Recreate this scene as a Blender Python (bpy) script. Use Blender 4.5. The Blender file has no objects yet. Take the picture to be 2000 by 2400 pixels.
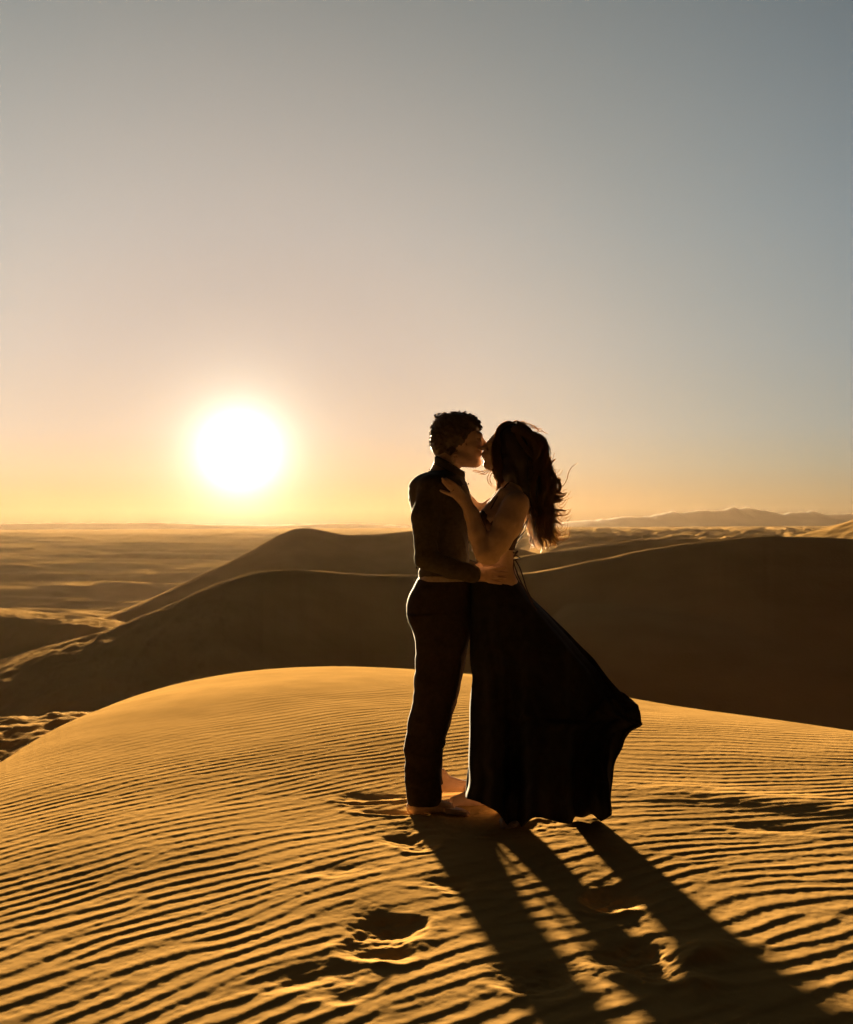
import bpy, bmesh, math
import numpy as np
from mathutils import Vector, Matrix

sc = bpy.context.scene
C = sc.collection
R = math.radians

# ------------------------------------------------------------------ camera
F = 2545.0            # focal length in photograph pixels (2000 x 2400)
ZC = 1.28             # eye height above the sand at the couple's feet
PITCH, ROLL = 0.765, 0.26
cam = bpy.data.objects.new("camera", bpy.data.cameras.new("camera"))
C.objects.link(cam)
sc.camera = cam
cam.data.sensor_fit = 'VERTICAL'
cam.data.sensor_height = 33.0
cam.data.lens = 33.0 * F / 2400.0
cam.data.clip_start = 0.05
cam.data.clip_end = 20000.0
cam.data.dof.use_dof = True
cam.data.dof.focus_distance = 4.85
cam.data.dof.aperture_fstop = 4.5
CAM_M = (Matrix.Rotation(R(90 + PITCH), 4, 'X') @ Matrix.Rotation(R(-ROLL), 4, 'Z'))
CAM_M = Matrix.Translation((0, 0, ZC)) @ CAM_M
cam.matrix_world = CAM_M
_R3 = np.array(CAM_M.to_3x3())


def ray(px, py):
    """direction (scaled so that y = 1) through a point given in 1750 x 2100 picture units"""
    k = 2000.0 / 1750.0
    d = _R3 @ np.array([(px * k - 1000.0) / F, -(py * k - 1200.0) / F, -1.0])
    return d / d[1]


def at(px, py, Y):
    d = ray(px, py)
    return np.array([d[0] * Y, Y, ZC + d[2] * Y])


def on_ground(px, py, z=0.0):
    d = ray(px, py)
    Y = (z - ZC) / d[2]
    return np.array([d[0] * Y, Y, z])


# ------------------------------------------------------------------ sky, sun, exposure
SUN_EL, SUN_AZ = 3.9, -9.75
EXPO = 3.2
SUN_DIR = Vector((math.sin(R(SUN_AZ)) * math.cos(R(SUN_EL)), math.cos(R(SUN_AZ)) * math.cos(R(SUN_EL)), math.sin(R(SUN_EL))))
sc.view_settings.view_transform = 'Standard'
sc.view_settings.look = 'None'
sc.view_settings.gamma = 1.0
sc.view_settings.exposure = EXPO

world = bpy.data.worlds.new("World")
sc.world = world
world.use_nodes = True
wn = world.node_tree
bg = wn.nodes['Background']
bg.inputs[1].default_value = 2.0 ** -EXPO


def wnode(t, **kw):
    n = wn.nodes.new(t)
    for k, v in kw.items():
        setattr(n, k, v)
    return n


def wmath(op, a, b=None, c=None):
    n = wnode('ShaderNodeMath', operation=op)
    for i, s in enumerate((a, b, c)):
        if s is None:
            continue
        if isinstance(s, (int, float)):
            n.inputs[i].default_value = s
        else:
            wn.links.new(s, n.inputs[i])
    return n.outputs[0]


def wvec(op, a, b):
    n = wnode('ShaderNodeVectorMath', operation=op)
    for i, s in enumerate((a, b)):
        if isinstance(s, (tuple, list)):
            n.inputs[i].default_value = s
        else:
            wn.links.new(s, n.inputs[i])
    return n


def wramp(fac, stops, spline_=False):
    n = wnode('ShaderNodeValToRGB')
    n.color_ramp.interpolation = 'B_SPLINE' if spline_ else 'LINEAR'
    els = n.color_ramp.elements
    while len(els) < len(stops):
        els.new(0.5)
    for e, (p, col) in zip(els, stops):
        e.position = p
        e.color = (*col, 1)
    wn.links.new(fac, n.inputs[0])
    return n.outputs[0]


sky = wnode('ShaderNodeTexSky', sky_type='NISHITA', sun_disc=False,
            sun_elevation=R(SUN_EL), sun_rotation=R(SUN_AZ),
            air_density=1.0, dust_density=1.0, ozone_density=1.0)
s01 = wvec('SCALE', sky.outputs[0], (0, 0, 0))
s01.inputs[3].default_value = 0.1                       # the sky at strength 0.1
gam = wnode('ShaderNodeGamma')
gam.inputs[1].default_value = 0.5                       # soft shoulder of a hazy evening sky
wn.links.new(s01.outputs[0], gam.inputs[0])
geo = wnode('ShaderNodeTexCoord')
dirn = wvec('NORMALIZE', geo.outputs['Generated'], (0, 0, 0)).outputs[0]
dot = wvec('DOT_PRODUCT', dirn, tuple(SUN_DIR)).outputs['Value']
ang = wmath('DIVIDE', wmath('ARCCOSINE', wmath('MINIMUM', dot, 0.999999)), math.pi)   # 0..1 = 0..180 deg
sepz = wnode('ShaderNodeSeparateXYZ')
wn.links.new(dirn, sepz.inputs[0])
elev = wmath('DIVIDE', wmath('ARCSINE', sepz.outputs[2]), math.pi / 2)                # 0..1 = 0..90 deg
A_ = lambda d: d / 180.0
E_ = lambda d: d / 90.0
# brightness and colour of the dusty air by angle from the sun, then by height above the horizon
fall = wramp(ang, [(0, (0.325, 0.288, 0.262)), (A_(8.5), (0.340, 0.300, 0.270)), (A_(14), (0.39, 0.347, 0.305)), (A_(24), (0.280, 0.288, 0.265)),
                   (A_(36), (0.182, 0.222, 0.243)), (A_(48), (0.085, 0.100, 0.108)), (A_(60), (0.032, 0.032, 0.031)), (A_(95), (0.015, 0.012, 0.009)),
                   (A_(180), (0.020, 0.012, 0.006))], True)
rise = wramp(elev, [(0, (0.14, 0.08, 0.03)), (E_(1.5), (0.92, 0.64, 0.36)), (E_(3.0), (1.00, 0.81, 0.58)), (E_(5), (0.96, 0.86, 0.74)), (E_(9), (0.86, 0.82, 0.78)),
                    (E_(15), (0.725, 0.725, 0.725)), (E_(26), (0.5, 0.5, 0.5)), (E_(45), (0.26, 0.26, 0.26)), (1.0, (0.14, 0.14, 0.14))])
mul = wvec('MULTIPLY', fall, rise)
base = wvec('MULTIPLY', mul.outputs[0], (1.72, 1.72, 1.72)).outputs[0]
side_ = wmath('MAXIMUM', wmath('MINIMUM', wmath('ADD', wmath('MULTIPLY', sepz.outputs[0], -0.3), 1.0), 1.12), 0.84)
mulb = wvec('SCALE', mul.outputs[0], (0, 0, 0)); wn.links.new(side_, mulb.inputs[3]); mul = mulb
base = wvec('MULTIPLY', mul.outputs[0], (1.72, 1.72, 1.72)).outputs[0]
nis = wvec('MULTIPLY', gam.outputs[0], mul.outputs[0])
base = wvec('ADD', base, wvec('MULTIPLY', nis.outputs[0], (0.25, 0.25, 0.25)).outputs[0]).outputs[0]
deg = wmath('MULTIPLY', ang, 180.0)


def lobe(width, power, amp, col):
    g = wmath('MULTIPLY', wmath('EXPONENT', wmath('MULTIPLY', wmath('POWER', wmath('DIVIDE', deg, width), power), -1.0)), amp)
    n = wvec('SCALE', (0, 0, 0), (0, 0, 0))
    n.inputs[0].default_value = col
    wn.links.new(g, n.inputs[3])
    return n.outputs[0]


tot = base
# the sun's disc and its aureole
for L_ in (lobe(1.20, 1.25, 4.2, (1.0, 0.95, 0.84)), lobe(3.4, 1.4, 0.42, (1.0, 0.84, 0.60)), lobe(8.0, 1.5, 0.05, (1.0, 0.78, 0.52))):
    tot = wvec('ADD', tot, L_).outputs[0]
wn.links.new(tot, bg.inputs[0])

sun = bpy.data.objects.new("sun", bpy.data.lights.new("sun", 'SUN'))
C.objects.link(sun)
sun.data.energy = 5.0
sun.data.angle = R(2.0)
sun.data.color = (1.0, 0.74, 0.43)
sun.rotation_euler = SUN_DIR.to_track_quat('Z', 'Y').to_euler()
sc.cycles.volume_bounces = 0
sc.cycles.transparent_max_bounces = 16


# ------------------------------------------------------------------ helpers
def tag(o, label=None, cat=None, group=None, kind=None):
    if label: o['label'] = label
    if cat: o['category'] = cat
    if group: o['group'] = group
    if kind: o['kind'] = kind
    return o


def mesh_np(name, V, Fc, mat, parent=None, smooth=True):
    """numpy verts (n,3) and quad/tri faces -> one mesh object"""
    me = bpy.data.meshes.new(name)
    V = np.asarray(V, np.float32)
    if isinstance(Fc, np.ndarray):
        n, k = Fc.shape
        me.vertices.add(len(V)); me.vertices.foreach_set('co', V.ravel())
        me.loops.add(n * k); me.loops.foreach_set('vertex_index', Fc.astype(np.int32).ravel())
        me.polygons.add(n)
        me.polygons.foreach_set('loop_start', np.arange(0, n * k, k, dtype=np.int32))
        me.polygons.foreach_set('loop_total', np.full(n, k, dtype=np.int32))
        me.update(calc_edges=True)
    else:
        me.from_pydata(V.tolist(), [], Fc)
    me.validate()
    me.polygons.foreach_set('use_smooth', np.full(len(me.polygons), smooth))
    me.materials.append(mat)
    o = bpy.data.objects.new(name, me)
    C.objects.link(o)
    if parent: o.parent = parent
    return o


def grid_faces(nr, nc, wrap=False):
    a = np.arange(nr * nc).reshape(nr, nc)
    if wrap:
        b = np.roll(a, -1, 1)
        return np.stack([a[:-1], b[:-1], b[1:], a[1:]], -1).reshape(-1, 4)
    return np.stack([a[:-1, :-1], a[:-1, 1:], a[1:, 1:], a[1:, :-1]], -1).reshape(-1, 4)


def material(name, col, rough=0.9, spec=0.2, **kw):
    m = bpy.data.materials.new(name)
    m.use_nodes = True
    b = m.node_tree.nodes['Principled BSDF']
    b.inputs['Base Color'].default_value = (*col, 1)
    b.inputs['Roughness'].default_value = rough
    b.inputs['Specular IOR Level'].default_value = spec
    for k, v in kw.items():
        b.inputs[k.replace('_', ' ')].default_value = v
    return m


def noisy(m, scale, c0, c1, bump=0.0, bscale=None, detail=5.0, dist=0.002):
    """mix two base colours by noise, and a fine bump"""
    nt = m.node_tree
    b = nt.nodes['Principled BSDF']
    tc = nt.nodes.new('ShaderNodeTexCoord')
    n = nt.nodes.new('ShaderNodeTexNoise')
    n.inputs['Scale'].default_value = scale
    n.inputs['Detail'].default_value = detail
    nt.links.new(tc.outputs['Object'], n.inputs['Vector'])
    r = nt.nodes.new('ShaderNodeValToRGB')
    r.color_ramp.elements[0].position = 0.35
    r.color_ramp.elements[1].position = 0.65
    r.color_ramp.elements[0].color = (*c0, 1)
    r.color_ramp.elements[1].color = (*c1, 1)
    nt.links.new(n.outputs['Fac'], r.inputs[0])
    nt.links.new(r.outputs[0], b.inputs['Base Color'])
    if bump:
        n2 = nt.nodes.new('ShaderNodeTexNoise')
        n2.inputs['Scale'].default_value = bscale or scale * 4
        n2.inputs['Detail'].default_value = 4
        nt.links.new(tc.outputs['Object'], n2.inputs['Vector'])
        bp = nt.nodes.new('ShaderNodeBump')
        bp.inputs['Strength'].default_value = bump
        bp.inputs['Distance'].default_value = dist
        nt.links.new(n2.outputs['Fac'], bp.inputs['Height'])
        nt.links.new(bp.outputs[0], b.inputs['Normal'])
    return m


def _hash(ix, iy, seed):
    h = (ix.astype(np.int64) * 374761393 + iy.astype(np.int64) * 668265263 + seed * 1442695041) & 0xffffffff
    h = ((h ^ (h >> 13)) * 1274126177) & 0xffffffff
    h = h ^ (h >> 16)
    return (h & 0xffffff) / float(0xffffff)


def vnoise(x, y, seed=0):
    ix, iy = np.floor(x), np.floor(y)
    fx, fy = x - ix, y - iy
    fx = fx * fx * fx * (fx * (fx * 6 - 15) + 10)
    fy = fy * fy * fy * (fy * (fy * 6 - 15) + 10)
    a = _hash(ix, iy, seed); b = _hash(ix + 1, iy, seed)
    c = _hash(ix, iy + 1, seed); d = _hash(ix + 1, iy + 1, seed)
    return ((a * (1 - fx) + b * fx) * (1 - fy) + (c * (1 - fx) + d * fx) * fy) * 2 - 1


def fbm(x, y, seed=0, octs=4, gain=0.5):
    s = 0; a = 1.0; n = 0
    for i in range(octs):
        s = s + a * vnoise(x * 2 ** i + 17.3 * i, y * 2 ** i - 9.1 * i, seed + i)
        n += a; a *= gain
    return s / n


def sstep(a, b, x):
    t = np.clip((x - a) / (b - a), 0, 1)
    return t * t * (3 - 2 * t)


# ------------------------------------------------------------------ sand materials
def sand_mat(name, c0, c1, scale, bs=420.0, bd=0.0015):
    m = material(name, c0, 1.0, 0.0)
    noisy(m, scale, c0, c1, bump=0.35, bscale=bs, dist=bd)
    return m


SAND = sand_mat('sand_fine', (0.41, 0.245, 0.078), (0.48, 0.288, 0.094), 3.0)
SAND_FAR = sand_mat('sand_far', (0.40, 0.245, 0.092), (0.46, 0.285, 0.108), 0.4, 9.0, 0.05)


# ================================================================== TERRAIN
def HZ(px):                                  # horizon row in photo px for a column in photo px
    return 1238.9 - 0.0046 * px


def uv(pts):                                 # crest points in 1750-wide picture units -> tan(azimuth), tan(depression)
    out = []
    for px, py in pts:
        X, Y = px * 8 / 7, py * 8 / 7
        out.append(((X - 1000) / F, (Y - HZ(X)) / F))
    return np.array(out)


def interp_smooth(u, P):
    """monotone-ish smooth interpolation through points (Catmull-Rom)"""
    xs, ys = P[:, 0], P[:, 1]
    m = np.gradient(ys, xs)
    u = np.clip(u, xs[0], xs[-1])
    i = np.clip(np.searchsorted(xs, u) - 1, 0, len(xs) - 2)
    h = xs[i + 1] - xs[i]
    t = (u - xs[i]) / h
    return ((2 * t ** 3 - 3 * t ** 2 + 1) * ys[i] + (t ** 3 - 2 * t ** 2 + t) * h * m[i]
            + (-2 * t ** 3 + 3 * t ** 2) * ys[i + 1] + (t ** 3 - t ** 2) * h * m[i + 1])


# the dune the couple stands on: its skyline
FG = uv([(-300, 1790), (-120, 1640), (0, 1558), (100, 1500), (200, 1455), (350, 1405), (500, 1377), (640, 1367), (840, 1372), (1000, 1386),
         (1150, 1406), (1280, 1430), (1500, 1463), (1750, 1500), (2050, 1550)])
_ug = np.linspace(-0.75, 0.75, 121)
_vg = interp_smooth(_ug, FG)
_ys = np.linspace(4.01, 30, 1300)[:, None]
PW = 3.4


def g_side(x):
    return 0.018 * np.maximum(0, -x - 0.3) ** 2 + 0.006 * np.maximum(0, x - 1.5) ** 2


lo, hi = np.full(121, 1e-6), np.full(121, 0.4)
for _ in range(40):
    mid = (lo + hi) / 2
    vmin = ((ZC + g_side(_ug * _ys) + mid * (_ys - 4) ** PW) / _ys).min(0)
    big = vmin > _vg
    hi = np.where(big, mid, hi); lo = np.where(big, lo, mid)
_bg = (lo + hi) / 2
_ker = np.array([1, 4, 6, 4, 1.]) / 16
_bg[2:-2] = np.convolve(_bg, _ker, 'same')[2:-2]


def h_front(x, y):
    u = x / np.maximum(y, 0.5)
    b = np.interp(u, _ug, _bg)
    t = np.maximum(0, y - 4)
    tc = (0.5 / (PW * b)) ** (1 / (PW - 1))                                  # the slip side is never steeper than sand can lie
    q = np.where(t < tc, b * t ** PW, b * tc ** PW + 0.5 * (t - tc))
    g = g_side(x)
    gx = np.minimum(g, 3 + 0.3 * np.sqrt(x * x + 1))
    back = np.maximum(0, 1.5 - y)
    return -q - gx - 0.02 * back ** 2 / (1 + 0.1 * back)


class Ridge:
    def __init__(s, pts, dist, near=0.5, far=0.12, w=0.8, rough=0.0, seed=1, flat=0.0, fs=-0.025):
        s.flat, s.fs = flat, fs
        s.P = uv(pts); s.D = np.array([((p * 8 / 7 - 1000) / F, d) for p, d in dist])
        s.near, s.far, s.w, s.rough, s.seed = near, far, w, rough, seed

    def __call__(s, x, y):
        u = x / np.maximum(y, 1.0)
        D = np.interp(u, s.D[:, 0], s.D[:, 1])
        v = interp_smooth(u, s.P)
        if s.rough:
            v = v + s.rough * fbm(u * 60, u * 0 + s.seed, s.seed, 3)
        z = ZC - v * D
        t = y - D
        z = z + s.fs * np.clip(-t, 0, s.flat)
        t = np.where(t < 0, np.minimum(0, t + s.flat), t)
        a = np.sqrt(t * t + s.w ** 2) - s.w
        near = s.near if np.isscalar(s.near) else np.interp(u, s.near[0], s.near[1])
        return z - np.where(t < 0, near, s.far) * a


RA = Ridge([(-400, 1560), (-200, 1480), (0, 1390), (100, 1345), (250, 1290), (330, 1255), (400, 1220), (480, 1186), (550, 1171), (640, 1171), (740, 1176), (840, 1181),
            (960, 1182), (1085, 1175), (1230, 1148), (1380, 1119), (1500, 1106), (1650, 1101), (1750, 1106), (2100, 1120)],
           [(-400, 26), (0, 31), (250, 36), (540, 42), (1000, 45), (1750, 43), (2100, 42)], near=([-.6, -.30, -.20, -.06, .8], [.06, .07, .16, .42, .42]), far=0.10, w=0.7, rough=0.0006, seed=3)
RB = Ridge([(-200, 1360), (150, 1290), (250, 1255), (380, 1196), (430, 1172), (500, 1138), (560, 1105), (595, 1088), (625, 1083), (660, 1088), (700, 1096), (760, 1097),
            (840, 1090), (920, 1096), (1060, 1125), (1200, 1160), (2100, 1200)],
           [(-200, 62), (250, 70), (625, 84), (900, 88), (2100, 88)], near=0.34, far=0.08, w=2.0, seed=5)
RE = Ridge([(-400, 1700), (300, 1420), (700, 1200), (900, 1168), (1060, 1143), (1150, 1129), (1250, 1115), (1340, 1105), (1420, 1105), (1500, 1109), (1750, 1125), (2100, 1150)],
           [(700, 62), (1060, 64), (1340, 70), (2100, 75)], near=0.30, far=0.06, w=1.2, seed=7)
RD = Ridge([(-400, 1235), (0, 1250), (100, 1260), (200, 1271), (260, 1282), (330, 1330), (900, 1500)],
           [(-400, 62), (0, 60), (250, 58), (900, 58)], near=0.30, far=0.11, w=0.8, seed=9, flat=4.0)


def h_far(x, y):
    r = np.sqrt(x * x + y * y)
    u = x / np.maximum(y, 1.0)
    side = sstep(0.0, 0.14, u) * sstep(20, 40, y)
    base = np.interp(r, [0, 120, 240, 420, 800], [-7.2, -7.2, -3.0, -1.5, 0.3]) * (1 - side) + np.interp(r, [0, 300, 800], [-1.6, -1.4, 0.3]) * side
    # fields of low dunes on the plain
    wx = x + 14 * fbm(x / 60, y / 60, 31, 2)
    n1 = fbm(wx / 48, y / 17 + x / 120, 41, 3)
    n1 = np.minimum(1 - np.abs(n1) * 2.6, 0.45 + 0.1 * n1)
    n2 = fbm(wx / 16, y / 9, 47, 3)
    ampL = 2.6 * sstep(45, 110, y) * (1 - 0.5 * sstep(130, 220, y)) * (1 - 0.8 * sstep(260, 800, y))
    ampR = 1.3 * sstep(50, 80, y)
    n3 = 1 - np.abs(fbm(x / 9, y / 9, 59, 3)) * 2.4
    amp = (ampL * (1 - side) * (0.75 * n1 + 0.35 * n2)) + side * ampR * (0.8 * n3 + 0.6 * n2 + 0.3) * (1 - .8 * sstep(250, 800, y))
    return base + amp


def h_all_far(x, y):
    front = h_front(x, y)
    H = h_far(x, y)
    fr = (y > 20)
    # the ridges only rise in the sector the photograph looks into; they run out to the sides
    ua = x / np.maximum(y, 1.0)
    fade = (1 - sstep(0.9, 1.3, np.abs(ua))) * (y > 12)
    for rd in (RA, RB, RE, RD):
        H = np.maximum(H, np.where(fade > 0, rd(x, y) - (1 - fade) * 8, -99))
    # sunlit dune at the far right, rising to the right
    k = 0.27 * (x - 20.9) + 0.060 * (np.minimum(y, 60) - 60) + 0.70
    k = np.minimum(k, 2.6 + 0 * x) - 0.10 * np.maximum(0, y - 61) ** 1.3 - 0.5 * np.maximum(0, 46 - y) + 0.06 * fbm(x / 1.6, y / 1.6, 77, 3)
    H = np.maximum(H, np.where((y > 40) & (y < 110), k, -99))
    # trampled sunlit shelf below the left end of the near dune
    sx, sy = x + 5.6, y - 14.8
    sh = -1.36 + 0.022 * np.maximum(0, 14.8 - y) - 0.30 * (np.sqrt(np.maximum(0, sy + 0.3 - 0.25 * sx) ** 2 + .2) - .447) - 0.06 * np.maximum(0, sx) ** 2 - 0.03 * np.minimum(0, sx + 2) ** 2
    sh = sh + 0.075 * fbm(x / 0.9, y / 1.1, 83, 4) + 0.05 * (1 - np.abs(fbm(x / .5, y / .8, 85, 3)) * 2)
    H = np.maximum(H, np.where((y > 8) & (y < 40), sh, -99))
    # rough trampled sand on the left flank behind the near dune
    rough = sstep(-0.10, -0.28, ua) * sstep(75, 45, y) * sstep(12, 16, y)
    H = H + rough * 0.13 * (1 - 2 * np.abs(fbm(x / 1.1, y / 2.2, 91, 4)))
    H = H + 0.05 * fbm(x / 2.5, y / 1.2, 95, 4) * sstep(18, 26, y) * sstep(110, 60, y)
    Hs = np.where(y < 6, front, np.maximum(front, H))
    Hs = np.where(y < 0, front * (1 - sstep(0, -1, y)) + sstep(0, -1, y) * front, Hs)
    return Hs


# one sheet to the horizon: polar rings around the camera, dense where the photograph looks
az_f = np.linspace(-27, 27, 1000)
az_s = np.concatenate([np.linspace(27.3, 60, 70), np.linspace(62, 298, 110), np.linspace(300, 332.7, 70)])
AZ = np.concatenate([az_f, az_s])
RAD = np.concatenate([[0.6, 1.2], np.geomspace(2, 8, 40)[:-1], np.geomspace(8, 16, 170)[:-1], np.geomspace(16, 320, 640)[:-1], np.geomspace(320, 900, 80)])
rr, aa = np.meshgrid(RAD, np.radians(AZ), indexing='ij')
gx, gy = rr * np.sin(aa), rr * np.cos(aa)
gz = h_all_far(gx, gy)
gu = gx / np.maximum(gy, 0.3)
under = sstep(0.80, 0.70, np.abs(gu)) * (gy > 1.0) * sstep(24, 19, gy)
onfront = h_front(gx, gy) >= gz - 1e-6
gz = gz - 0.10 * under * onfront
gV = np.stack([gx, gy, gz], -1).reshape(-1, 3)
gV = np.concatenate([gV, [[0, 0, float(h_front(np.array(0.), np.array(0.)))]]])
gF = grid_faces(len(RAD), len(AZ), wrap=True)[:, ::-1]
ground = mesh_np('ground', gV, gF, SAND_FAR)
tag(ground, 'rolling sand dunes and plain running to the horizon', kind='structure')

# ------------------------------------------------------------------ rippled sand of the near dune
def ripple_field(nx, ny, dx, lam, su, sv, seed):
    rng = np.random.default_rng(seed)
    w = rng.normal(size=(ny, nx)) + 1j * rng.normal(size=(ny, nx))
    kx = np.fft.fftfreq(nx, dx)[None, :]
    ky = np.fft.fftfreq(ny, dx)[:, None]
    k0 = 1 / lam
    flt = np.exp(-0.5 * ((ky - k0) / (sv * k0)) ** 2 - 0.5 * (kx / (su * k0)) ** 2)
    f = np.fft.ifft2(w * flt)
    return f / np.sqrt((np.abs(f) ** 2).mean())


def sample(f, dx, X, Y):
    ny, nx = f.shape
    a = (X / dx) % nx; b = (Y / dx) % ny
    i = np.floor(a).astype(int); j = np.floor(b).astype(int)
    fa, fb = a - i, b - j
    i %= nx; j %= ny
    i1, j1 = (i + 1) % nx, (j + 1) % ny
    return (f[j, i] * (1 - fa) + f[j, i1] * fa) * (1 - fb) + (f[j1, i] * (1 - fa) + f[j1, i1] * fa) * fb


RF = ripple_field(2048, 1024, 0.013, 0.117, 0.17, 0.22, 5)
RF2 = ripple_field(1024, 1024, 0.013, 0.085, 0.16, 0.22, 8)


def ripples(x, y):
    # crest lines lean away to the right; the lean changes across the dune
    xs = np.linspace(-14, 14, 2801)
    lean = 0.92 - 0.45 * sstep(-0.9, 1.4, xs)
    Fx = np.cumsum(lean) * (xs[1] - xs[0])
    Fx -= Fx[1400]
    m = np.where(x > 0, 1 - 0.85 * sstep(3.6, 6.2, y) * sstep(0.1, 1.6, x), 1.0)
    m = m * (1 - 0.35 * sstep(5.0, 9.0, y))
    f = np.interp(x, xs, Fx) * m
    eta = y - f + 0.15 * fbm(x / 1.3, y / 1.3, 13, 2) + 0.025 * fbm(x / .35, y / .35, 15, 2)
    xi = x + 0.35 * y
    z = sample(RF, 0.013, xi, eta)
    ph = np.angle(z)
    A = np.abs(z); A = np.tanh(A * 1.35) ** 0.8
    prof = np.cos(ph + 0.42 * np.cos(ph)) + 0.12 * np.cos(2 * ph)
    z2 = sample(RF2, 0.013, xi * 1.1 + 3, eta)
    return A * prof + 0.16 * z2.real * (1.2 - A)


PITS = [  # footprints: picture position, half sizes across/along (m), turn (deg), depth, rim
    (842, 1722, .085, .10, 30, .030, .5), (860, 1738, .06, .05, 10, .020, .7), (800, 1905, .10, .12, 25, .040, .5), (770, 1950, .09, .09, -20, .026, .7), (812, 1965, .05, .06, 0, .020, .6),
    (1262, 1845, .095, .10, -25, .040, .5), (1235, 1862, .07, .06, 0, .026, .8), (1320, 1965, .12, .10, 30, .036, .5), (1362, 2000, .10, .08, -10, .034, .7),
    (1090, 2005, .12, .09, 10, .026, .5), (1125, 2030, .08, .08, 0, .020, .5), (765, 1628, .15, .065, 8, .024, .7), (730, 1640, .08, .04, -10, .014, .6),
    (800, 1661, .16, .045, -12, .022, .8), (905, 1812, .09, .06, 0, .014, .5), (930, 1825, .05, .04, 0, .012, .5), 
    (1020, 1712, .07, .05, 10, .016, .8),  (700, 1785, .13, .07, 15, .012, .4),
    (640, 2010, .13, .08, 25, .014, .4), (690, 2045, .09, .06, -15, .012, .4), (960, 1660, .10, .06, 0, .012, .4), (1600, 1700, .2, .07, -15, .012, .3),
]
MOUNDS = [(1432, 1962, .13, .07, 40, .030), (1418, 2020, .05, .11, 0, .026), 
          (1560, 1640, .7, .16, -22, .014)]


def near_height(x, y):
    base = h_front(x, y)
    u = x / np.maximum(y, 1.0)
    amp = 0.0015 * (1 - 0.22 * fbm(x / 0.9, y / 0.9, 21, 3))
    amp = amp * (0.80 + 0.25 * sstep(4.4, 3.0, y))
    smooth_left = sstep(-0.02, -0.30, u) * sstep(5.2, 7.6, y)
    smooth_far = sstep(7.0, 12.5, y) * (0.75 - 0.35 * sstep(0.1, 0.3, u))
    amp = amp * (1 - 0.85 * smooth_left) * (1 - smooth_far)
    rip = ripples(x, y)
    z = np.zeros_like(x)
    keep = np.ones_like(x)
    wob = 0.40 * fbm(x / .13, y / .13, 33, 3)
    for (px, py, a, b, rot, d, rim) in PITS:
        d = d * 0.78
        c = on_ground(px, py)
        ct, st = math.cos(R(rot)), math.sin(R(rot))
        dx, dy = x - c[0], y - c[1]
        p, q = (dx * ct + dy * st) / a, (-dx * st + dy * ct) / b
        r = np.sqrt(p * p + q * q) + wob
        z = z - .85 * d * np.exp(-np.maximum(r, 0) ** 1.7) * (1 + .45 * fbm(x / .06, y / .05, 37, 3))
        z = z + 0.55 * d * rim * np.exp(-((r - 1.35) / 0.34) ** 2) * (0.55 - 0.45 * np.clip(q / 1.3, -1, 1))
        keep = keep * (1 - min(.9, d * 28) * np.exp(-(r / 1.35) ** 4))
    for (px, py, a, b, rot, d) in MOUNDS:
        c = on_ground(px, py)
        ct, st = math.cos(R(rot)), math.sin(R(rot))
        dx, dy = x - c[0], y - c[1]
        p, q = (dx * ct + dy * st) / a, (-dx * st + dy * ct) / b
        r = np.sqrt(p * p + q * q) + wob
        z = z + d * np.exp(-np.maximum(r, 0) ** 2)
        keep = keep * (1 - 0.7 * np.exp(-(r / 1.0) ** 4) * (a < .5))
    # scuffed sand round the feet
    c = on_ground(1000, 1690)
    sc_ = np.exp(-(((x - c[0]) / 0.42) ** 2 + ((y - c[1] - .05) / 0.28) ** 2) ** 1.5)
    z = z + sc_ * (0.010 * fbm(x / .07, y / .07, 51, 4) + 0.012 * fbm(x / .2, y / .2, 53, 2))
    keep = keep * (1 - 0.75 * sc_)
    z = z + 0.020 * fbm(x / 1.8 + 4, y / 1.8, 61, 2) * sstep(14, 8, y)
    z = z + 0.0008 * fbm(x / .03, y / .03, 63, 2) * sstep(9, 6, y)
    return base + z + amp * keep * rip


us = np.concatenate([np.linspace(-0.74, -0.44, 80)[:-1], np.linspace(-0.44, 0.44, 1020), np.linspace(0.44, 0.74, 80)[1:]])
yn = np.concatenate([np.linspace(1.7, 2.6, 60)[:-1], np.geomspace(2.6, 12, 900)[:-1], np.geomspace(12, 21, 90)])
yy, uu = np.meshgrid(yn, us, indexing='ij')
xx = uu * yy
zz = near_height(xx, yy)
near = mesh_np('sand_dune', np.stack([xx, yy, zz], -1).reshape(-1, 3), grid_faces(len(yn), len(us)), SAND)
tag(near, 'wind rippled crest of the sunlit sand dune the couple stands on', kind='structure')

# ------------------------------------------------------------------ far mountains
def range_mesh(name, pts, D, depth, label, seed):
    P = uv(pts)
    u = np.linspace(P[0, 0], P[-1, 0], 240)
    v = interp_smooth(u, P)
    crest = ZC - v * D
    crest = crest + 0.13 * np.maximum(crest, 0) * fbm(u * 90, u * 0, seed, 4)
    rows = []
    for t in np.linspace(-1, 1, 21):
        k = (1 - abs(t)) ** 0.8
        Y = D + t * depth
        z = -2 + (crest + 2) * k * (1 + 0.18 * (1 - k) * fbm(u * 60 + t * 3, u * 0 + t * 5, seed + 3, 3))
        rows.append(np.stack([u * (D if True else Y), np.full_like(u, Y), z], -1))
    V = np.array(rows)
    o = mesh_np(name, V.reshape(-1, 3), grid_faces(21, 240), MOUNT)
    return tag(o, label, kind='structure')


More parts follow.
